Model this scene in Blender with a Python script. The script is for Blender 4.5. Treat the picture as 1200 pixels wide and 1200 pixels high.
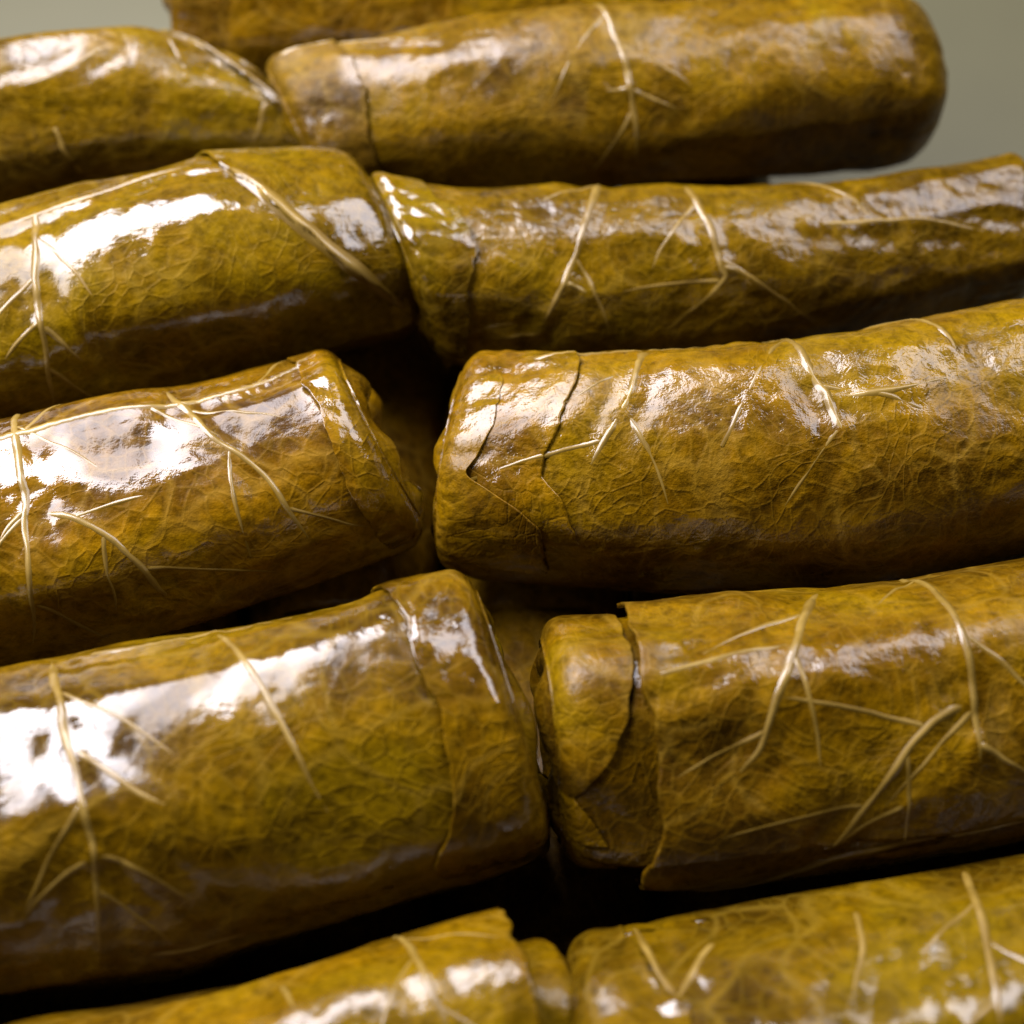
import bpy, math, random
import numpy as np

CM = 0.01          # all modelling numbers below are centimetres

# ------------------------------------------------------------------ camera
scene = bpy.context.scene
for o in list(bpy.data.objects):
    bpy.data.objects.remove(o)
PITCH = math.radians(58)
cam_data = bpy.data.cameras.new('camera')
cam = bpy.data.objects.new('camera', cam_data)
scene.collection.objects.link(cam)
cam.location = (0.0, -8.479 * CM, 17.069 * CM)
cam.rotation_euler = (math.pi / 2 - PITCH, 0, 0)
cam_data.sensor_width = 36
cam_data.lens = 36 * 1846 / 1200
cam_data.clip_start = 0.005
cam_data.clip_end = 50
cam_data.dof.use_dof = True
cam_data.dof.focus_distance = 0.150
cam_data.dof.aperture_fstop = 18
scene.camera = cam
scene.cycles.max_bounces = 3
scene.cycles.diffuse_bounces = 1
scene.cycles.glossy_bounces = 2
scene.render.resolution_x = scene.render.resolution_y = 1024

# ------------------------------------------------------------------ light
world = bpy.data.worlds.new('World')
scene.world = world
world.use_nodes = True
world.node_tree.nodes['Background'].inputs[0].default_value = (0.9, 0.92, 1.0, 1)
world.node_tree.nodes['Background'].inputs[1].default_value = 0.006

def area(name, loc, target, sx, sy, watts, colour):
    ld = bpy.data.lights.new(name, 'AREA')
    ld.shape = 'RECTANGLE'
    ld.size = sx * CM
    ld.size_y = sy * CM
    ld.energy = watts
    ld.color = colour
    ob = bpy.data.objects.new(name, ld)
    scene.collection.objects.link(ob)
    from mathutils import Vector
    ob.location = Vector(loc) * CM
    d = (Vector(target) - Vector(loc))
    ob.rotation_euler = d.to_track_quat('-Z', 'Y').to_euler()
    return ob

area('ceiling_lamp', (-14, 10.5, 25), (-2, -1, 3), 30, 15, 4.6, (0.975, 0.93, 1.0))
area('added_sheen_light', (17, 15, 30), (3, 1, 3), 26, 13, 1.25, (0.975, 0.93, 1.0))  # added light, out of view, gives the right-hand rolls a dim grey sheen

vs = scene.view_settings
vs.view_transform = 'Standard'
vs.look = 'None'
vs.gamma = 1
vs.exposure = 0
vs.use_curve_mapping = False

# ------------------------------------------------------------------ noise
def _hash(ix, iy, iz, seed):
    h = (ix * 374761393 + iy * 668265263 + iz * 1440662683 + seed * 974634777) & 0xffffffff
    h = ((h ^ (h >> 13)) * 1274126177) & 0xffffffff
    h = ((h ^ (h >> 16)) * 2246822519) & 0xffffffff
    return ((h ^ (h >> 15)) & 0xffff) / 32767.5 - 1.0

def noise3(x, y, z, seed=0):
    x = np.asarray(x, float); y = np.asarray(y, float); z = np.asarray(z, float)
    x, y, z = np.broadcast_arrays(x, y, z)
    ix = np.floor(x).astype(np.int64); iy = np.floor(y).astype(np.int64); iz = np.floor(z).astype(np.int64)
    fx = x - ix; fy = y - iy; fz = z - iz
    q = lambda t: t * t * t * (t * (t * 6 - 15) + 10)
    ux, uy, uz = q(fx), q(fy), q(fz)
    r = 0
    for dx in (0, 1):
        for dy in (0, 1):
            for dz in (0, 1):
                w = (ux if dx else 1 - ux) * (uy if dy else 1 - uy) * (uz if dz else 1 - uz)
                r = r + w * _hash(ix + dx, iy + dy, iz + dz, seed)
    return r

def fbm(x, y, z, seed=0, octaves=3):
    r = 0; a = 1; f = 1; t = 0
    for k in range(octaves):
        r = r + a * noise3(x * f, y * f, z * f, seed + 17 * k); t += a
        a *= 0.5; f *= 2.03
    return r / t

def sstep(a, b, x):
    t = np.clip((x - a) / (b - a), 0, 1)
    return t * t * (3 - 2 * t)

# ------------------------------------------------------------------ materials
def new_mat(name):
    m = bpy.data.materials.new(name)
    m.use_nodes = True
    nt = m.node_tree
    return m, nt, nt.nodes['Principled BSDF']

def N(nt, kind, **kw):
    n = nt.nodes.new(kind)
    for k, v in kw.items():
        setattr(n, k, v)
    return n

def ramp(nt, src, stops):
    r = N(nt, 'ShaderNodeValToRGB')
    el = r.color_ramp.elements
    while len(el) < len(stops):
        el.new(0.5)
    for e, (p, c) in zip(el, stops):
        e.position = p
        e.color = (c, c, c, 1) if isinstance(c, (int, float)) else (*c, 1)
    nt.links.new(src, r.inputs[0])
    return r.outputs[0]

def mixc(nt, fac, a, b, mode='MIX'):
    m = N(nt, 'ShaderNodeMix', data_type='RGBA', blend_type=mode)
    for sock, v in ((m.inputs[0], fac), (m.inputs[6], a), (m.inputs[7], b)):
        if isinstance(v, (int, float)):
            sock.default_value = v
        elif isinstance(v, tuple):
            sock.default_value = (*v, 1)
        else:
            nt.links.new(v, sock)
    return m.outputs[2]

def tex(nt, vec, scale, detail=3, rough=0.55, dist=0.0):
    n = N(nt, 'ShaderNodeTexNoise')
    n.inputs['Scale'].default_value = scale
    n.inputs['Detail'].default_value = detail
    n.inputs['Roughness'].default_value = rough
    n.inputs['Distortion'].default_value = dist
    nt.links.new(vec, n.inputs['Vector'])
    return n

def leaf_material(name, wet=1.0, gloss=0.07, grain=0.30, film=0.28):
    m, nt, p = new_mat(name)
    tc = N(nt, 'ShaderNodeTexCoord')
    oi = N(nt, 'ShaderNodeAttribute', attribute_type='OBJECT', attribute_name='shade')
    V = tc.outputs['Object']
    at = N(nt, 'ShaderNodeAttribute', attribute_name='mottle')       # R broad, G middle, B oil film: baked from noise on the mesh
    sp = N(nt, 'ShaderNodeSeparateColor')
    nt.links.new(at.outputs['Color'], sp.inputs[0])
    big, mid, oilf = sp.outputs
    fine = tex(nt, V, 900, 3, 0.7).outputs[0]
    c1 = ramp(nt, big, [(0.28, (0.040, 0.0205, 0.0004)), (0.50, (0.092, 0.0500, 0.0002)), (0.72, (0.096, 0.0585, 0.0004))])
    c2 = ramp(nt, mid, [(0.28, (0.64, 0.60, 0.55)), (0.52, (1.0, 1.0, 1.0)), (0.75, (1.16, 1.16, 1.2))])
    col = mixc(nt, 0.75, c1, c2, 'MULTIPLY')
    c3 = ramp(nt, fine, [(0.32, 0.42), (0.5, 0.95), (0.68, 1.35)])
    col = mixc(nt, 0.8, col, c3, 'MULTIPLY')
    # fine net of veinlets between the modelled veins
    def net(scale):
        v = N(nt, 'ShaderNodeTexVoronoi', feature='DISTANCE_TO_EDGE')
        v.inputs['Scale'].default_value = scale
        at2 = N(nt, 'ShaderNodeAttribute', attribute_name='leafpos')
        nt.links.new(at2.outputs['Vector'], v.inputs['Vector'])
        return v.outputs['Distance']
    n1 = ramp(nt, net(1.15), [(0.0, 1.0), (0.030, 0.55), (0.065, 0.0)])
    g1 = mixc(nt, 1.0, n1, ramp(nt, oilf, [(0.40, 1.0), (0.62, 0.15)]), 'MULTIPLY')
    f1 = N(nt, 'ShaderNodeMath', operation='MULTIPLY'); nt.links.new(g1, f1.inputs[0]); f1.inputs[1].default_value = 0.42
    col = mixc(nt, f1.outputs[0], col, (0.135, 0.084, 0.008))
    n2 = ramp(nt, net(5.0), [(0.0, 1.0), (0.12, 0.0)])
    f2 = N(nt, 'ShaderNodeMath', operation='MULTIPLY'); nt.links.new(n2, f2.inputs[0]); f2.inputs[1].default_value = 0.26
    col = mixc(nt, f2.outputs[0], col, (0.125, 0.076, 0.004))
    # each leaf its own shade
    hv = N(nt, 'ShaderNodeHueSaturation')
    mr = N(nt, 'ShaderNodeMapRange'); nt.links.new(oi.outputs['Fac'], mr.inputs[0])
    mr.inputs[3].default_value = 0.80; mr.inputs[4].default_value = 1.12
    nt.links.new(mr.outputs[0], hv.inputs['Value'])
    mh = N(nt, 'ShaderNodeMapRange'); nt.links.new(oi.outputs['Fac'], mh.inputs[0])
    mh.inputs[3].default_value = 0.503; mh.inputs[4].default_value = 0.489
    nt.links.new(mh.outputs[0], hv.inputs['Hue'])
    nt.links.new(col, hv.inputs['Color'])
    nt.links.new(hv.outputs[0], p.inputs['Base Color'])
    # oil: glossy, patchy
    p.inputs['Roughness'].default_value = 0.45
    p.inputs['Specular IOR Level'].default_value = 0.02
    nt.links.new(ramp(nt, oilf, [(0.30, 0.35 * wet), (0.48, 1.0 * wet)]), p.inputs['Coat Weight'])
    nt.links.new(ramp(nt, oilf, [(0.30, gloss * 2.5), (0.52, gloss)]), p.inputs['Coat Roughness'])
    p.inputs['Coat IOR'].default_value = 1.5
    # relief
    h = mixc(nt, grain, mid, fine, 'ADD')
    b = N(nt, 'ShaderNodeBump')
    b.inputs['Strength'].default_value = 0.7
    b.inputs['Distance'].default_value = 0.0007
    hb = mixc(nt, 0.10, h, n2, 'ADD')
    nt.links.new(hb, b.inputs['Height'])
    nt.links.new(b.outputs[0], p.inputs['Normal'])
    bc = N(nt, 'ShaderNodeBump')
    bc.inputs['Strength'].default_value = film
    bc.inputs['Distance'].default_value = 0.0007
    nt.links.new(h, bc.inputs['Height'])
    nt.links.new(bc.outputs[0], p.inputs['Coat Normal'])
    return m

def vein_material():
    m, nt, p = new_mat('leaf_vein')
    tc = N(nt, 'ShaderNodeTexCoord')
    n = tex(nt, tc.outputs['Object'], 300, 3, 0.6)
    pale = ramp(nt, n.outputs[0], [(0.3, (0.085, 0.050, 0.004)), (0.7, (0.175, 0.115, 0.022))])
    at = N(nt, 'ShaderNodeAttribute', attribute_name='fade')      # a rib pales towards its root and melts into the leaf at its tip
    nt.links.new(mixc(nt, at.outputs['Fac'], (0.080, 0.045, 0.0005), pale), p.inputs['Base Color'])
    p.inputs['Roughness'].default_value = 0.5
    p.inputs['Specular IOR Level'].default_value = 0.2
    p.inputs['Coat Weight'].default_value = 0.5
    p.inputs['Coat Roughness'].default_value = 0.15
    return m

LEAF = leaf_material('cooked_vine_leaf')
LEAF_LOW = leaf_material('cooked_vine_leaf_underneath', wet=0.12, gloss=0.25)
LEAF_MATT = leaf_material('cooked_vine_leaf_matt', wet=0.5, gloss=0.20, grain=0.5, film=0.35)
LEAF_DULL = leaf_material('cooked_vine_leaf_drier', wet=0.65, gloss=0.12, grain=0.5, film=0.38)
VEIN = vein_material()

def ceramic():
    m, nt, p = new_mat('platter_glaze')
    tc = N(nt, 'ShaderNodeTexCoord')
    n = tex(nt, tc.outputs['Object'], 25, 4)
    nt.links.new(ramp(nt, n.outputs[0], [(0.3, (0.040, 0.0375, 0.0140)), (0.7, (0.047, 0.0440, 0.0170))]), p.inputs['Base Color'])
    p.inputs['Roughness'].default_value = 0.55
    return m
CERAMIC = ceramic()

def wood():
    m, nt, p = new_mat('table_wood')
    tc = N(nt, 'ShaderNodeTexCoord')
    mp = N(nt, 'ShaderNodeMapping'); mp.inputs['Scale'].default_value = (3, 40, 3)
    nt.links.new(tc.outputs['Object'], mp.inputs[0])
    n = tex(nt, mp.outputs[0], 6, 6, 0.6, 0.8)
    nt.links.new(ramp(nt, n.outputs[0], [(0.3, (0.06, 0.035, 0.02)), (0.7, (0.14, 0.085, 0.045))]), p.inputs['Base Color'])
    p.inputs['Roughness'].default_value = 0.5
    return m
WOOD = wood()

# ------------------------------------------------------------------ mesh helpers
def mesh_obj(name, verts, faces, mat, parent=None, smooth=True, seed=None, shade=None):
    me = bpy.data.meshes.new(name)
    v = np.asarray(verts, dtype=np.float64) * CM
    f = np.asarray(faces, dtype=np.int32)
    k = f.shape[1]
    me.vertices.add(len(v)); me.vertices.foreach_set('co', v.ravel())
    me.loops.add(f.size); me.loops.foreach_set('vertex_index', f.ravel())
    me.polygons.add(len(f))
    me.polygons.foreach_set('loop_start', np.arange(0, f.size, k, dtype=np.int32))
    me.polygons.foreach_set('loop_total', np.full(len(f), k, dtype=np.int32))
    me.polygons.foreach_set('use_smooth', np.full(len(f), smooth))
    me.update(calc_edges=True); me.validate()
    me.materials.append(mat)
    if seed is not None:
        x, y, z = np.asarray(verts, float).T
        col = np.ones((len(v), 4), np.float32)
        wx = 0.5 * noise3(x * 1.1, y * 1.1, z * 1.1, seed + 300)
        col[:, 0] = 0.5 + 0.55 * fbm(x * 0.75 + wx, y * 0.75, z * 0.75 + 5, seed + 301, 4)
        col[:, 1] = 0.5 + 0.62 * fbm(x * 2.4 + wx, y * 2.4 - wx, z * 2.4, seed + 302, 4)
        col[:, 2] = 0.5 + 0.60 * fbm(x * 1.0 - wx, y * 1.0, z * 1.0 + wx, seed + 303, 4)
        shade = 0.5 + 0.5 * math.sin(seed * 12.9898) if shade is None else shade
        at = me.attributes.new('mottle', 'FLOAT_COLOR', 'POINT')
        at.data.foreach_set('color', np.clip(col, 0, 1).ravel())
        k1 = 0.28
        lp = np.stack([x + k1 * noise3(x * 1.7, y * 1.7, z * 1.7, seed + 310), y + k1 * noise3(x * 1.7, y * 1.7, z * 1.7, seed + 311),
                       z + k1 * noise3(x * 1.7, y * 1.7, z * 1.7, seed + 312)], -1) + seed * 1.37
        at = me.attributes.new('leafpos', 'FLOAT_VECTOR', 'POINT')
        at.data.foreach_set('vector', lp.astype(np.float32).ravel())
    ob = bpy.data.objects.new(name, me)
    scene.collection.objects.link(ob)
    if seed is not None:
        ob['shade'] = float(shade)
    if parent is not None:
        ob.parent = parent
    return ob

def grid_faces(n, m, wrap=False):
    i = np.arange(n - 1)[:, None]; j = np.arange(m if wrap else m - 1)[None, :]
    j2 = (j + 1) % m
    a = i * m + j; b = i * m + j2; c = (i + 1) * m + j2; d = (i + 1) * m + j
    return np.stack([a, b, c, d], -1).reshape(-1, 4)

def lathe(name, profile, n, mat, parent=None):
    a = np.linspace(0, 2 * math.pi, n, endpoint=False)
    v = np.array([[(r * math.cos(t), r * math.sin(t), z) for t in a] for r, z in profile]).reshape(-1, 3)
    return mesh_obj(name, v, grid_faces(len(profile), n, True), mat, parent)

# ------------------------------------------------------------------ setting
table = mesh_obj('table_top', [(-60, -60, -1.3), (60, -60, -1.3), (60, 60, -1.3), (-60, 60, -1.3)], [(0, 1, 2, 3)], WOOD)
table['kind'] = 'structure'

platter = bpy.data.objects.new('serving_platter', None)
scene.collection.objects.link(platter)
platter.location = (0, 1 * CM, -1.3 * CM)
platter['label'] = 'plain greenish grey platter underneath the heap of stuffed leaf rolls'
platter['category'] = 'platter'
prof = [(0.01, 1.3), (6, 1.3), (12, 1.3), (17, 1.32), (19, 1.5), (21, 1.95), (23, 2.5), (23.4, 2.62), (23.6, 2.55), (23.5, 2.35),
        (21.5, 1.5), (19, 0.75), (16, 0.5), (14.2, 0.42), (14.0, 0.0), (13.4, 0.0), (13.2, 0.45), (6, 0.5), (0.01, 0.5)]
lathe('dish', prof, 128, CERAMIC, platter)

# ------------------------------------------------------------------ the rolls
Z0 = 2.3
ROLLS = {
    'L1': dict(loc=(-6.520,5.426),rot=5.98,L=7.60,ys=[-0.891, -0.482, -0.073, 0.308, 0.0],rs=[1.083, 1.083, 1.08, 0.987, 0.78]),
    'R1': dict(loc=(1.264,6.064),rot=5.37,L=7.90,ys=[-0.0, 0.025, 0.033, 0.025, -0.0],rs=[0.879, 1.036, 1.114, 1.116, 1.039]),
    'R0': dict(loc=(-0.439,7.95),rot=2.48,L=7.74,ys=[0.0, -0.111, -0.148, -0.111, 0.0],rs=[0.906, 0.946, 0.961, 0.95, 0.914]),
    'L2': dict(loc=(-5.008,2.544),rot=18.00,L=7.60,ys=[-0.002, -0.001, 0.0, 0.001, -0.0],rs=[1.204, 1.204, 1.256, 1.23, 1.06]),
    'R2': dict(loc=(2.350,3.756),rot=6.55,L=7.23,ys=[0.0, -0.213, -0.284, -0.213, 0.0],rs=[1.049, 0.976, 0.917, 0.873, 0.843]),
    'L3': dict(loc=(-4.925,-0.390),rot=20.74,L=7.60,ys=[0.118, 0.055, -0.012, -0.055, -0.0],rs=[1.178, 1.178, 1.159, 1.11, 1.064]),
    'R3': dict(loc=(3.319,0.857),rot=3.18,L=7.90,ys=[-0.0, -0.258, -0.261, -0.01, 0.225],rs=[1.054, 1.225, 1.319, 1.336, 1.327]),
    'L4': dict(loc=(-3.673,-3.283),rot=13.87,L=7.60,ys=[0.111, 0.038, -0.046, -0.072, -0.0],rs=[1.422, 1.422, 1.459, 1.456, 1.393]),
    'R4': dict(loc=(4.286,-2.160),rot=5.77,L=7.90,ys=[0.0, -0.089, -0.037, 0.07, 0.165],rs=[1.304, 1.316, 1.339, 1.354, 1.354]),
    'L5': dict(loc=(-3.090,-6.204),rot=15.34,L=7.60,ys=[0.115, 0.036, -0.055, -0.079, -0.0],rs=[1.287, 1.287, 1.289, 1.268, 1.221]),
    'R5': dict(loc=(4.544,-5.151),rot=8.15,L=7.90,ys=[0.0, -0.042, 0.007, 0.061, 0.114],rs=[1.211, 1.314, 1.323, 1.318, 1.318]),
}
VEINS={
 'L1': [
    [(6.34, 48), (6.9, 74), (7.39, 105), (7.66, 140)],
    [(4.94, 138), (5.03, 153), (5.15, 174)],
    [(5.65, 90), (4.98, 108), (4.42, 112)],
 ],
 'R1': [
    [(3.78, 73), (3.9, 104), (4.0, 136), (4.05, 177)],
    [(3.98, 133), (3.65, 133)],
    [(0.11, 73), (0.88, 66), (1.89, 81)],
    [(3.98, 133), (4.59, 148)],
 ],
 'L2': [
    [(3.88, 86), (3.8, 110), (3.71, 138), (3.58, 174)],
    [(3.73, 132), (3.44, 139), (3.21, 147)],
    [(3.73, 134), (3.91, 147), (4.1, 160)],
    [(3.55, 74), (4.46, 70), (5.3, 61), (5.97, 66)],
 ],
 'R2': [
    [(2.26, 51), (2.0, 98), (1.76, 129), (1.45, 157), (1.29, 172)],
    [(3.3, 74), (3.39, 106), (3.45, 128), (3.47, 138), (3.12, 157)],
    [(3.45, 128), (3.68, 133), (3.92, 143)],
    [(4.49, 43), (4.8, 64), (5.13, 93), (5.37, 113)],
    [(1.71, 135), (1.98, 143)],
    [(4.51, 103), (5.78, 108), (6.76, 132)],
    [(1.29, 172), (0.75, 175)],
 ],
 'L3': [
    [(4.14, 54), (4.07, 98), (3.92, 135), (3.71, 176)],
    [(5.74, 67), (5.92, 92), (6.26, 115), (6.43, 139), (6.52, 160)],
    [(4.03, 107), (3.86, 114), (3.72, 122)],
    [(4.16, 109), (4.46, 118), (4.68, 128), (4.9, 146), (5.01, 164)],
    [(3.95, 63), (4.95, 61), (5.74, 64), (6.77, 61), (7.62, 52)],
 ],
 'R3': [
    [(1.87, 66), (1.74, 86), (1.55, 104), (1.41, 118)],
    [(3.34, 37), (3.49, 78), (3.64, 94), (3.72, 110), (3.75, 121)],
    [(4.18, 37), (4.65, 47), (4.91, 74), (4.97, 86)],
    [(0.65, 59), (1.69, 50), (3.27, 43)],
    [(3.64, 94), (4.37, 96), (5.07, 91)],
 ],
 'L4': [
    [(3.74, 55), (3.83, 81), (3.9, 106), (3.92, 122), (3.83, 142), (3.67, 175)],
    [(3.9, 126), (3.61, 131), (3.36, 138), (3.18, 146)],
    [(3.9, 125), (4.22, 132), (4.49, 145), (4.62, 158)],
    [(3.89, 90), (4.28, 106), (4.64, 117)],
    [(3.95, 42), (4.96, 44), (6.42, 42)],
    [(5.11, 43), (5.57, 97), (5.85, 140)],
 ],
 'R4': [
    [(2.4, 54), (2.17, 77), (1.93, 96), (1.68, 118), (1.48, 128)],
    [(3.49, 36), (3.52, 69), (3.53, 95), (3.53, 114), (3.51, 133)],
    [(3.48, 125), (3.71, 132), (3.94, 139), (4.18, 149)],
    [(3.5, 111), (3.15, 117), (2.91, 125), (2.6, 142), (2.26, 162)],
    [(2.9, 145), (2.54, 153), (2.22, 162)],
    [(0.8, 93), (1.56, 86), (2.17, 83)],
 ],
 'L5': [
    [(6.33, 34), (6.44, 66), (6.49, 84)],
    [(5.33, 44), (5.41, 68)],
 ],
 'R5': [
    [(3.35, 38), (3.22, 64), (3.12, 83), (3.06, 96)],
    [(1.19, 39), (0.96, 56), (0.75, 72)],
    [(0.6, 16), (0.69, 47), (0.82, 71)],
    [(2.36, 34), (2.23, 62), (1.93, 86)],
 ],
}

class Roll:
    """A leaf roll in its own frame: x along the axis (0..L shifted to the middle), y to the back, z up."""
    def __init__(self, key, d, seed, skew=(0, 0), lump=1.0, blunt=(0.20, 0.20), core=(0.84, 0.84), tilt=(0, 0), grow=1.0, crush=1.0, mat=None, neck=(None, None), box=(0.02, 115), shade=None):
        self.box = box; self.tilt = tilt
        self.shade = 0.55 + 0.40 * math.sin(seed * 12.9898) if shade is None else shade
        self.neck = neck
        self.mat = mat or LEAF
        self.key = key; self.L = d['L']; self.seed = seed
        self.ys = np.array(d['ys']); self.rs = np.array(d['rs']) * grow
        self.skew = skew; self.lump = lump; self.blunt = blunt; self.core = core; self.crush = crush
        self.loc = d['loc']; self.rot = math.radians(d['rot'])
        x = np.linspace(0, self.L, 5)
        self.py = np.polyfit(x, self.ys, 4); self.pr = np.polyfit(x, self.rs, 3)
        self.veins = VEINS.get(key, [])
        pts = []
        for v in self.veins:
            pts.append(self.dense(v, 24))
        self.vpts = pts
        self.folds = []
        self.seam = 215.0; self.t = 0.045

    @staticmethod
    def dense(v, per):
        v = np.array(v, float)
        p = np.vstack([2 * v[0] - v[1], v, 2 * v[-1] - v[-2]])
        out = []
        for i in range(1, len(p) - 2):
            t = np.linspace(0, 1, per, endpoint=(i == len(p) - 3))[:, None]
            a, b, c, d = p[i - 1], p[i], p[i + 1], p[i + 2]
            out.append(0.5 * ((2 * b) + (c - a) * t + (2 * a - 5 * b + 4 * c - d) * t ** 2 + (3 * b - a - 3 * c + d) * t ** 3))
        return np.vstack(out)

    def radius(self, s, th):
        """displaced radius; s in cm, th in radians"""
        sc = np.clip(s, 0, self.L)
        R = np.polyval(self.pr, sc)
        cx, cy = np.cos(th), np.sin(th)
        sd = self.seed
        k = self.lump
        R = R * (1 - 0.025 * k * np.cos(2 * th + 1.0 + sd))                        # a little flattened
        bp = math.radians(self.box[1]) + 0.30 * noise3(s * 0.5, 0 * s, 0 * s + sd, sd + 8)
        R = R * (1 + self.box[0] * np.cos(4 * (th - bp)) + 0.35 * self.box[0] * np.cos(8 * (th - bp)))   # squashed by its neighbours
        R = R + 0.085 * k * noise3(s * 0.55 + sd * 3.1, cx * 1.0, cy * 1.0, sd)     # rice lumps
        R = R + 0.042 * k * fbm(s * 1.0 + 9, cx * 1.5 + sd, cy * 1.5, sd + 5, 2)
        # flat panels with soft creases, where the leaf is pulled tight
        n = noise3(s * 0.75 + 4.2, cx * 1.7 + 2, cy * 1.7, sd + 40)
        R = R - 0.045 * k * np.abs(n)
        # pulled wrinkles running obliquely
        w = fbm(s * 2.2 + 0.9 * th, cx * 3.2, cy * 3.2 + sd, sd + 80, 3)
        gate = sstep(-0.1, 0.45, noise3(s * 0.6 + 1.7, cx, cy + 3, sd + 61))
        R = R - 0.022 * self.crush * gate * np.abs(w)
        R = R + 0.006 * self.crush * fbm(s * 5 + 3, cx * 6, cy * 6, sd + 90, 2)
        # crumpled near the ends
        e = np.minimum(s, self.L - s)
        g = np.exp(-np.clip(e, 0, None) / 0.55)
        R = R + g * 0.075 * self.crush * fbm(s * 1.4, cx * 2.6 + 7, cy * 2.6, sd + 33, 3)
        return R

    def spiral(self, s, th):
        v = ((th - math.radians(self.seam)) % (2 * math.pi)) / (2 * math.pi + math.radians(9))
        return (0.25 + 0.75 * sstep(0.0, 0.4, np.minimum(s, self.L - s))) * self.t * (v - 0.5) * 1.2

    def centre(self, s):
        sc = np.clip(s, -0.4, self.L + 0.4)
        z = 0.97 * np.polyval(self.pr, np.clip(s, 0, self.L))
        return np.polyval(self.py, sc), z

    def pos(self, s, th, R):
        y0, z0 = self.centre(s)
        y = R * np.cos(th); z = R * np.sin(th)
        x = s - self.L / 2
        kl = self.skew[0] * sstep(2.2, 0.0, s); kr = self.skew[1] * sstep(2.2, 0.0, self.L - s)
        x = x + (kl + kr) * y + (self.tilt[0] * sstep(2.0, 0.0, s) + self.tilt[1] * sstep(2.0, 0.0, self.L - s)) * z
        return np.stack([x, y + y0, z + z0], -1)

    def endfac(self, s):
        f = np.ones_like(s)
        for side in (0, 1):
            a = self.blunt[side]; b = self.core[side]
            e = s if side == 0 else self.L - s
            t = np.clip(e / a, 0, 1)
            f = f * (b + (1 - b) * np.sqrt(np.clip(1 - (1 - t) ** 2.2, 0, 1)))
        for side in (0, 1):
            if self.neck[side]:
                k, ln = self.neck[side]
                e = s if side == 0 else self.L - s
                f = f * (k + (1 - k) * sstep(ln, ln + 0.35, e))
        return f

    def pucker(self, s, th, R):
        out = np.zeros_like(R)
        for P in self.vpts:
            ps = P[::3]
            dmin = np.full(R.shape, 9.0)
            lo, hi = ps[:, 0].min() - .5, ps[:, 0].max() + .5
            sel = (s > lo) & (s < hi)
            if not sel.any():
                continue
            ss, tt, rr = s[sel], th[sel], R[sel]
            dm = np.full(ss.shape, 9.0)
            for q in ps:
                dt = (tt - math.radians(q[1]) + math.pi) % (2 * math.pi) - math.pi
                dm = np.minimum(dm, (ss - q[0]) ** 2 + (dt * rr) ** 2)
            d = np.sqrt(dm)
            dd = np.zeros(ss.shape)
            dd -= 0.022 * np.exp(-((d - 0.17) / 0.11) ** 2)
            out[sel] += dd
        return np.clip(out, -0.04, 0.03)

def smooth_surface(roll, s, th, lift=0.0):
    R = roll.radius(s, th) * roll.endfac(s) + lift
    return R

def build_body(roll, parent, seam=215.0, ns=300, nt=230, mat=None, t=0.045):
    """One leaf wound round the filling: a sheet that starts under the seam, goes round and lies over its own start."""
    roll.seam = seam; roll.t = t
    sd = roll.seed
    n_s = ns
    u = np.linspace(0, 1, n_s)
    s = roll.L * (u - 0.06 * np.sin(2 * math.pi * u) / (2 * math.pi) * 2)          # finer at the ends
    over = math.radians(9)
    v = np.linspace(0, 1, nt)
    jag = math.radians(4.0) * fbm(s * 1.1, 0 * s + sd, 0 * s, sd + 3, 3) + math.radians(0.9) * noise3(s * 6, 0 * s, 0 * s, sd)
    S = np.repeat(s[:, None], nt, 1)
    TH = math.radians(seam) + v[None, :] * (2 * math.pi + over) + jag[:, None] * (v[None, :] > 0.5)
    R = roll.radius(S, TH)
    R = R + roll.pucker(S, TH, R)
    R = R * roll.endfac(S)
    te = (0.25 + 0.75 * sstep(0.0, 0.4, np.minimum(S, roll.L - S)))
    R = R + te * (t * (v[None, :] - 0.5) * 1.2 + t * 0.9 * sstep(0.97, 1.0, v)[None, :])
    V = roll.pos(S, TH, R)
    rows = [V]
    # cut edge of the leaf: fold the last line inward
    e1 = roll.pos(S[:, -1:], TH[:, -1:] + 0.006, R[:, -1:] - t * 0.5)
    e2 = roll.pos(S[:, -1:], TH[:, -1:] - 0.01, R[:, -1:] - t * 1.9)
    V = np.concatenate([V, e1, e2], 1)
    m = nt + 2
    # end caps: tucked-in folds
    def cap(side):
        out = []
        k = 14
        i = 0 if side == 0 else -1
        rim = V[i]
        c = rim[:nt].mean(0)
        sgn = -1 if side == 0 else 1
        th = np.linspace(0, 2 * math.pi, m)
        fold = noise3(np.cos(th) * 2.2 + sd, np.sin(th) * 2.2, 0 * th, sd + 12)
        for q in range(1, k + 1):
            f = 1 - q / k
            p = c + (rim - c) * f
            bulge = 0.10 * math.sin(math.pi * min(1, (1 - f) * 1.8)) - 0.20 * (1 - f) ** 1.5
            p = p.copy()
            p[:, 0] += sgn * (bulge + roll.core[side] ** 2 * 0.16 * fold * math.sin(math.pi * f) + roll.core[side] ** 2 * 0.05 * np.sin(5 * th + 7 * (1 - f)) * math.sin(math.pi * f))
            out.append(p)
        return out
    a = cap(0)[::-1]; b = cap(1)
    allr = np.concatenate([np.array(a), V, np.array(b)], 0)
    return mesh_obj('leaf_wrap', allr.reshape(-1, 3), grid_faces(allr.shape[0], m), mat or roll.mat, parent, seed=sd, shade=roll.shade)

def surface_radius(roll, s, th):
    R = roll.radius(s, th); R = (R + roll.pucker(s, th, R)) * roll.endfac(s) + roll.spiral(s, th)
    for fo in roll.folds:
        R = np.maximum(R, fo(s, th))
    return R

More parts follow.
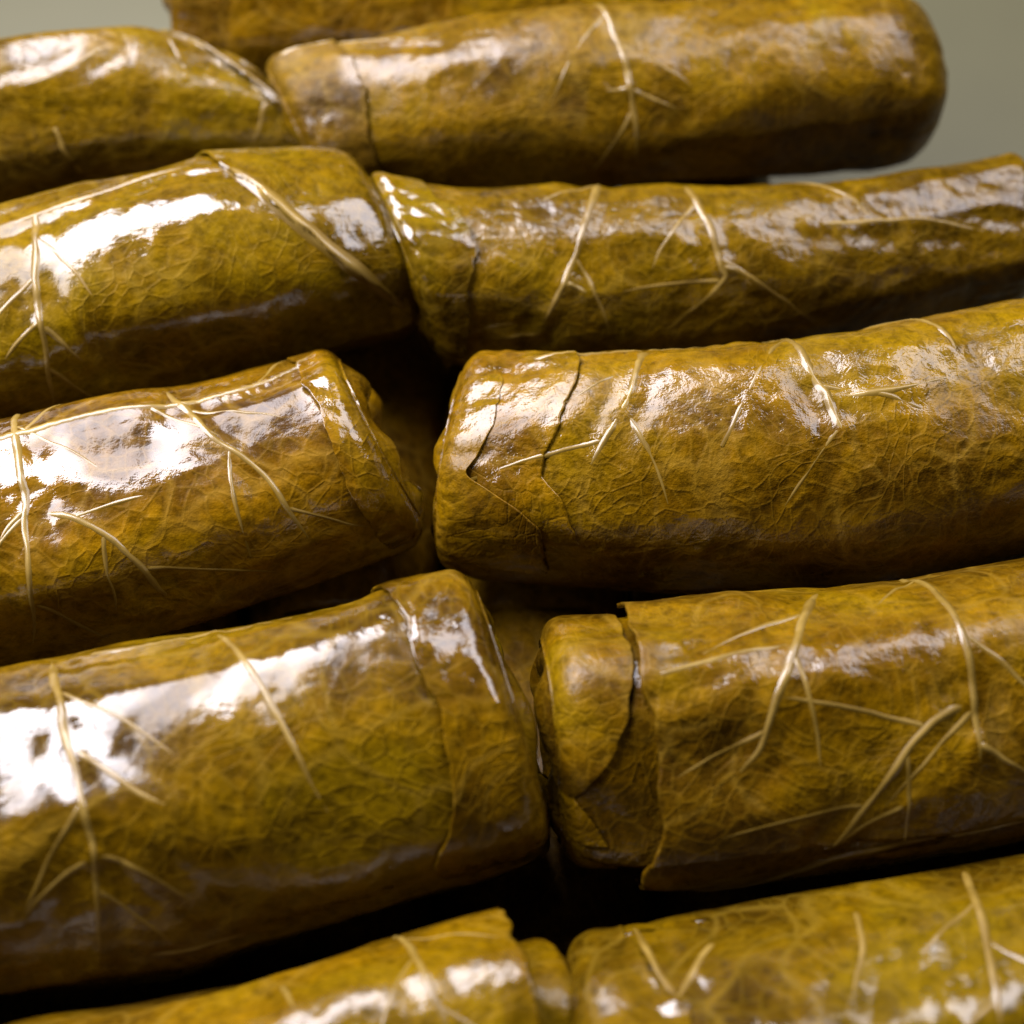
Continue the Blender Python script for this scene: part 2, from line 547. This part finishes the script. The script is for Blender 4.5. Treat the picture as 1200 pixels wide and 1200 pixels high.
def build_vein(roll, pts, parent, r0=0.034, r1=0.014, lift=0.0, dense=True, tip=0.12, strength=1.0):
    """A raised rib: a low bell-shaped ridge that grows out of the leaf, thins along its run and sinks in at both ends."""
    P = Roll.dense(pts, 16) if dense else np.array(pts, float)
    n = len(P)
    s = P[:, 0]; th = np.radians(P[:, 1])
    t = np.linspace(0, 1, n)
    s = s + 0.018 * noise3(s * 5, th * 4, 0 * s, roll.seed)
    Rm = surface_radius(roll, s, th)
    C = roll.pos(s, th, Rm)
    T = np.gradient(C, axis=0); T /= np.linalg.norm(T, axis=1)[:, None] + 1e-9
    ds = np.gradient(s); dq = np.gradient(th) * Rm
    ln = np.hypot(ds, dq) + 1e-9
    ns_, nq_ = -dq / ln, ds / ln                                   # across the rib, on the leaf
    rad = (r0 + (r1 - r0) * t) * (1 + 0.30 * noise3(s * 5, th * 5, 0 * s + 3, roll.seed))
    end = sstep(0, tip, t) * sstep(0, 0.40, 1 - t)
    prof = [(-1.7, -0.55), (-1.15, 0.06), (-0.75, 0.52), (-0.3, 0.92), (0.0, 1.0), (0.3, 0.92), (0.75, 0.52), (1.15, 0.06), (1.7, -0.55)]
    cols = []
    for a_, h_ in prof:
        s2 = s + ns_ * rad * a_; th2 = th + nq_ * rad * a_ / Rm
        R2 = surface_radius(roll, s2, th2)
        hh = rad * h_ * 0.40 * (0.25 + 0.75 * end) - rad * 0.35 * (1 - end) + lift * end
        cols.append(roll.pos(s2, th2, R2 + hh))
    V = np.stack(cols, 1)
    ob = mesh_obj('vein', V.reshape(-1, 3), grid_faces(n, len(prof)), VEIN, parent)
    w = np.array([0.0, 0.25, 0.8, 1, 1, 1, 0.8, 0.25, 0.0])
    at = ob.data.attributes.new('fade', 'FLOAT', 'POINT')
    at.data.foreach_set('value', (end[:, None] * w[None, :] * strength).astype(np.float32).ravel())
    return ob

def side_veins(roll, pts, parent, rng):
    """thin branches leaving a main rib left and right"""
    P = Roll.dense(pts, 16)
    n = len(P)
    R = float(np.mean(roll.rs))
    for k in range(3):
        i = int(n * (0.22 + 0.22 * k + rng.uniform(-.04, .04)))
        d = P[min(n - 1, i + 4)] - P[i - 1]
        d = np.array([d[0], math.radians(d[1]) * R]); d /= np.linalg.norm(d) + 1e-9
        sg = 1 if (k + roll.seed) % 2 else -1
        a = sg * math.radians(rng.uniform(42, 56))
        length = rng.uniform(0.9, 1.6)
        x, y = P[i, 0], P[i, 1]
        q = [(x, y)]
        for j in range(20):
            aa = a * (1 - 0.30 * j / 20)
            vx = d[0] * math.cos(aa) - d[1] * math.sin(aa); vy = d[0] * math.sin(aa) + d[1] * math.cos(aa)
            x += vx * length / 20; y += math.degrees(vy * length / 20 / R)
            q.append((x, y))
        q = [p for p in q if 0.3 < p[0] < roll.L - 0.3]
        if len(q) < 14:
            continue
        build_vein(roll, q, parent, r0=0.019, r1=0.008, dense=False, tip=0.02, strength=0.75)

def build_fold(roll, edge, side, parent, lift=0.05, flare=0.0, flare_at=None, th_pad=0, ns=60, nt=150, thick=0.035, name='leaf_fold', reach=0.02, mat=None, to=None, own=False):
    """A flap of leaf lying over the roll from a ragged edge (list of (theta_deg, s)) to the end on `side`."""
    e = np.array(sorted(edge), float)
    th = np.radians(np.linspace(e[0, 0], e[-1, 0], nt))
    se = np.interp(np.degrees(th), e[:, 0], e[:, 1])
    for _ in range(6):
        se[1:-1] = (se[:-2] + se[1:-1] * 2 + se[2:]) / 4
    sd = roll.seed + 200 + int(lift * 1000)
    se = se + (1 if side == 0 else -1) * 0.045 * np.abs(np.sin(th * 5.2 + sd)) + 0.05 * fbm(th * 5, 0 * th + sd, 0 * th, sd, 3)
    send = -reach if side == 0 else roll.L + reach
    if to is not None:
        send = to
    u = np.linspace(0, 1, ns)
    S = se[None, :] + (send - se)[None, :] * u[:, None]
    TH = np.repeat(th[None, :], ns, 0)
    sc = np.clip(S, 0, roll.L)
    def surf(S, TH, U):
        sc = np.clip(S, 0, roll.L)
        R0 = roll.radius(sc, TH); R0 = (R0 + roll.pucker(sc, TH, R0)) * (1.0 if own else roll.endfac(sc)) + roll.spiral(sc, TH)
        # lateral fading so that the flap melts into the roll at its two ends
        w = sstep(0, 0.10, (TH - th[0]) / (th[-1] - th[0])) * sstep(0, 0.10, (th[-1] - TH) / (th[-1] - th[0]))
        L = lift * (0.35 + 0.65 * w) + 0.012 * fbm(S * 2.5, TH * 2.5, 0 * S, sd + 4, 2)
        if to is not None:
            L = L * (1 - sstep(0.3, 1.0, U)) - 0.03 * sstep(0.8, 1, U)
        if flare:
            g = np.exp(-((np.degrees(TH) - flare_at[0]) / flare_at[1]) ** 2)
            L = L + flare * g * (1 - U) ** 2.0
        return R0, L
    R0, L = surf(S, TH, np.repeat(u[:, None], nt, 1))
    def over(s_, th_):
        e_ = np.interp(th_, th, se)
        u_ = (s_ - e_) / (send - e_)
        a_, b_ = surf(s_, th_, np.clip(u_, 0, 1))
        ok = (u_ >= 0) & (u_ <= 1) & (th_ >= th[0]) & (th_ <= th[-1])
        return np.where(ok, a_ + b_, 0)
    roll.folds.append(over)
    top = roll.pos(S, TH, R0 + L)
    lip1 = roll.pos(S[:1] + (0.006 if side else -0.006) * -1, TH[:1], R0[:1] + L[:1] - thick * 0.5)
    under = roll.pos(S, TH, R0 + L - thick)
    V = np.concatenate([under[::-1], lip1, top], 0)
    return mesh_obj(name, V.reshape(-1, 3), grid_faces(V.shape[0], nt), mat or roll.mat, parent, seed=sd, shade=min(1, max(0, roll.shade + 0.22 * math.sin(sd * 7.1))))

def edge_rib(roll, pts, parent, **kw):
    return build_vein(roll, pts, parent, **kw)

def make_roll(key, label, seed, seam=215, group='stuffed leaf rolls in the upper layer', **kw):
    d = ROLLS[key]
    r = Roll(key, d, seed, **kw)
    root = bpy.data.objects.new('stuffed_leaf_roll', None)
    scene.collection.objects.link(root)
    root.location = (d['loc'][0] * CM, d['loc'][1] * CM, Z0 * CM)
    root.rotation_euler = (0, 0, r.rot)
    root.empty_display_size = 0.01
    root['label'] = label; root['category'] = 'leaf roll'; root['group'] = group
    build_body(r, root, seam)
    return r, root

def finish(r, root):
    rng = random.Random(r.seed)
    for i, v in enumerate(r.veins):
        main = i == 0 or len(v) >= 5
        if main:                                   # ribs run on round the roll
            a, b = np.array(v[0], float), np.array(v[1], float)
            c, d = np.array(v[-1], float), np.array(v[-2], float)
            v = ([tuple(a + (a - b) * 0.9)] if a[1] < 95 else []) + list(v) + [tuple(c + (c - d) * 0.9)]
            v = [(min(max(q[0], 0.15), r.L - 0.15), q[1]) for q in v]
        build_vein(r, v, root, r0=0.036 if main else 0.027, r1=0.018 if main else 0.010)
        if main:
            side_veins(r, v, root, rng)

r, o = make_roll('L1', 'leaf roll whose tip touches the long thick roll, pale rib along the tip', 11, seam=190, skew=(0, -0.55), blunt=(.2, .25), tilt=(0, -.1), box=(0.03, 158), mat=LEAF_DULL)
build_fold(r, [(30, 6.2), (48, 6.34), (74, 6.9), (105, 7.3), (140, 7.5)], 1, o, lift=0.05)
finish(r, o)
r, o = make_roll('R1', 'long thick leaf roll resting against the one furthest back, rounded tip over bare platter', 23, seam=200, blunt=(.2, .75), core=(.84, .5), tilt=(-.15, 0), skew=(-0.35, 0.0), box=(0.03, 157), mat=LEAF_MATT)
build_fold(r, [(20, .9), (70, .75), (110, .9), (133, .82), (163, .72), (185, 1.0), (215, .9)], 0, o, lift=0.05)
finish(r, o)
r, o = make_roll('R0', 'leaf roll lying furthest back, mostly hidden behind the long thick one', 31, seam=230)
finish(r, o)
r, o = make_roll('L2', 'leaf roll with a broad shiny band and a pale edge slanting across its tip', 42, seam=185, skew=(0, -0.12), crush=.6, tilt=(0, -.12), box=(0.035, 152))
build_fold(r, [(35, 5.7), (66, 5.97), (102, 6.41), (135, 6.89), (162, 7.26), (190, 7.5)], 1, o, lift=0.055)
edge_rib(r, [(5.97, 66), (6.41, 102), (6.89, 135), (7.26, 162), (7.52, 190)], o, r0=.055, r1=.045, lift=0.012)
finish(r, o)
r, o = make_roll('R2', 'slim wrinkled leaf roll, slightly bent, with a forked vein and white glossy tip', 57, seam=205, skew=(-0.28, 0.0), tilt=(-.1, 0), lump=0.8, crush=1.3, box=(0.02, 150), mat=LEAF_DULL)
build_fold(r, [(30, .5), (76, .55), (84, .74), (115, .75), (131, .57), (167, .35), (200, .3)], 0, o, lift=0.05, mat=LEAF)
finish(r, o)
r, o = make_roll('L3', 'leaf roll with a jagged shiny band and a lifted corner at its tip', 64, seam=190, skew=(0, -0.05), grow=1.05, crush=.6, tilt=(0, -.26), box=(0.022, 143))
build_fold(r, [(30, 7.15), (60, 7.2), (88, 7.25), (101, 7.3), (120, 7.2), (150, 7.15), (190, 7.25)], 1, o, lift=0.045, flare=.03, flare_at=(95, 25))
finish(r, o)
r, o = make_roll('R3', 'fat leaf roll with crumpled folded end next to the dark gap', 75, seam=220, skew=(0.22, 0), crush=1.3, box=(0.02, 143), mat=LEAF_DULL)
build_fold(r, [(60, .35), (90, .5), (126, .25), (136, .58), (150, .95), (190, 1.0)], 0, o, lift=0.05, flare=.07, flare_at=(135, 16))
build_fold(r, [(30, 1.1), (70, 1.25), (100, 1.05), (125, .9), (139, 1.1), (160, 1.3)], 0, o, lift=0.035)
finish(r, o)
r, o = make_roll('L4', 'thickest leaf roll with a star of veins and a pale seam low on its front', 88, seam=172, skew=(0, -0.05), crush=.7, tilt=(0, -.10), box=(0.025, 135))
build_fold(r, [(20, 6.6), (70, 6.9), (120, 7.0), (160, 6.6), (185, 6.7)], 1, o, lift=0.045)
edge_rib(r, [(3.9, 168), (4.8, 172), (5.96, 176), (6.57, 175), (7.25, 171)], o, r0=.022, r1=.03, lift=.004)
finish(r, o)
r, o = make_roll('R4', 'leaf roll whose outer leaf gapes open around its folded tip', 93, seam=162, core=(.8, .84), blunt=(.25, .25), shade=.75, neck=((.91, .8), None), crush=.45, box=(0.05, 90), mat=LEAF_DULL)
build_fold(r, [(15, .60), (60, .66), (95, .62), (118, .45), (134, .20), (142, .03)], 0, o, lift=0.05)
build_fold(r, [(138, .04), (150, .22), (172, .40), (205, .45)], 0, o, lift=0.03)
build_fold(r, [(20, .75), (60, .7), (91, .67), (105, .75), (119, .80), (140, .78), (160, .66), (190, .60), (230, .8)], 0, o, lift=0.05, flare=.15, flare_at=(150, 24), to=7.6, ns=230, own=True)
edge_rib(r, [(0.75, 195), (1.73, 180), (2.8, 166), (3.6, 162), (4.6, 160)], o, r0=.03, r1=.02, lift=.004)
finish(r, o)
r, o = make_roll('L5', 'leaf roll beside the one with the star of veins, thin shiny line along it', 104, seam=200, neck=(None, (.74, .55)), box=(0.05, 80), crush=.5, lump=.7, mat=LEAF_DULL)
build_fold(r, [(20, 7.2), (60, 7.25), (100, 7.25), (150, 7.2)], 1, o, lift=0.05, to=0.4, ns=230, own=True)
finish(r, o)
r, o = make_roll('R5', 'leaf roll lying beside the gaping one, two slanting veins meeting at its tip', 115, seam=200, core=(.75, .84), blunt=(.3, .2), tilt=(-.12, 0), box=(0.05, 82), crush=.5, lump=.6)
build_fold(r, [(10, .45), (50, .6), (76, .85), (110, .7), (150, .6)], 0, o, lift=0.05)
finish(r, o)


# ------------------------------------------------------------------ lower layer, lying crosswise
def lower_roll(first=[None]):
    d = dict(loc=(0, 0), rot=90, L=7.4, ys=[0, .02, 0, -.02, 0], rs=[1.02, 1.12, 1.15, 1.12, 1.02])
    r = Roll('low', d, 77, lump=0.6)
    root = bpy.data.objects.new('stuffed_leaf_roll', None)
    scene.collection.objects.link(root)
    root['label'] = 'shadowed leaf roll of the lower layer lying crosswise under the top ones'
    root['category'] = 'leaf roll'; root['group'] = 'leaf rolls of the lower layer'
    build_body(r, root, 260, 90, 90, LEAF_LOW)
    return root

low = lower_roll()
spots = []
for i in range(7):
    for j in range(2):
        if i < 5 or j == 0:
            spots.append(((-6.35, -4.13, -1.91, 0.31, 2.53, 4.75, 6.97)[i], -3.9 + 7.3 * j))
for i, (x, y) in enumerate(spots):
    if i == 0:
        o = low
    else:
        o = low.copy(); scene.collection.objects.link(o)
        for ch in low.children:
            c = ch.copy(); scene.collection.objects.link(c); c.parent = o
    o.location = (x * CM, y * CM, 0.0)
    o.rotation_euler = (0, 0, math.radians(90 + (180 if i % 3 == 1 else 0)))
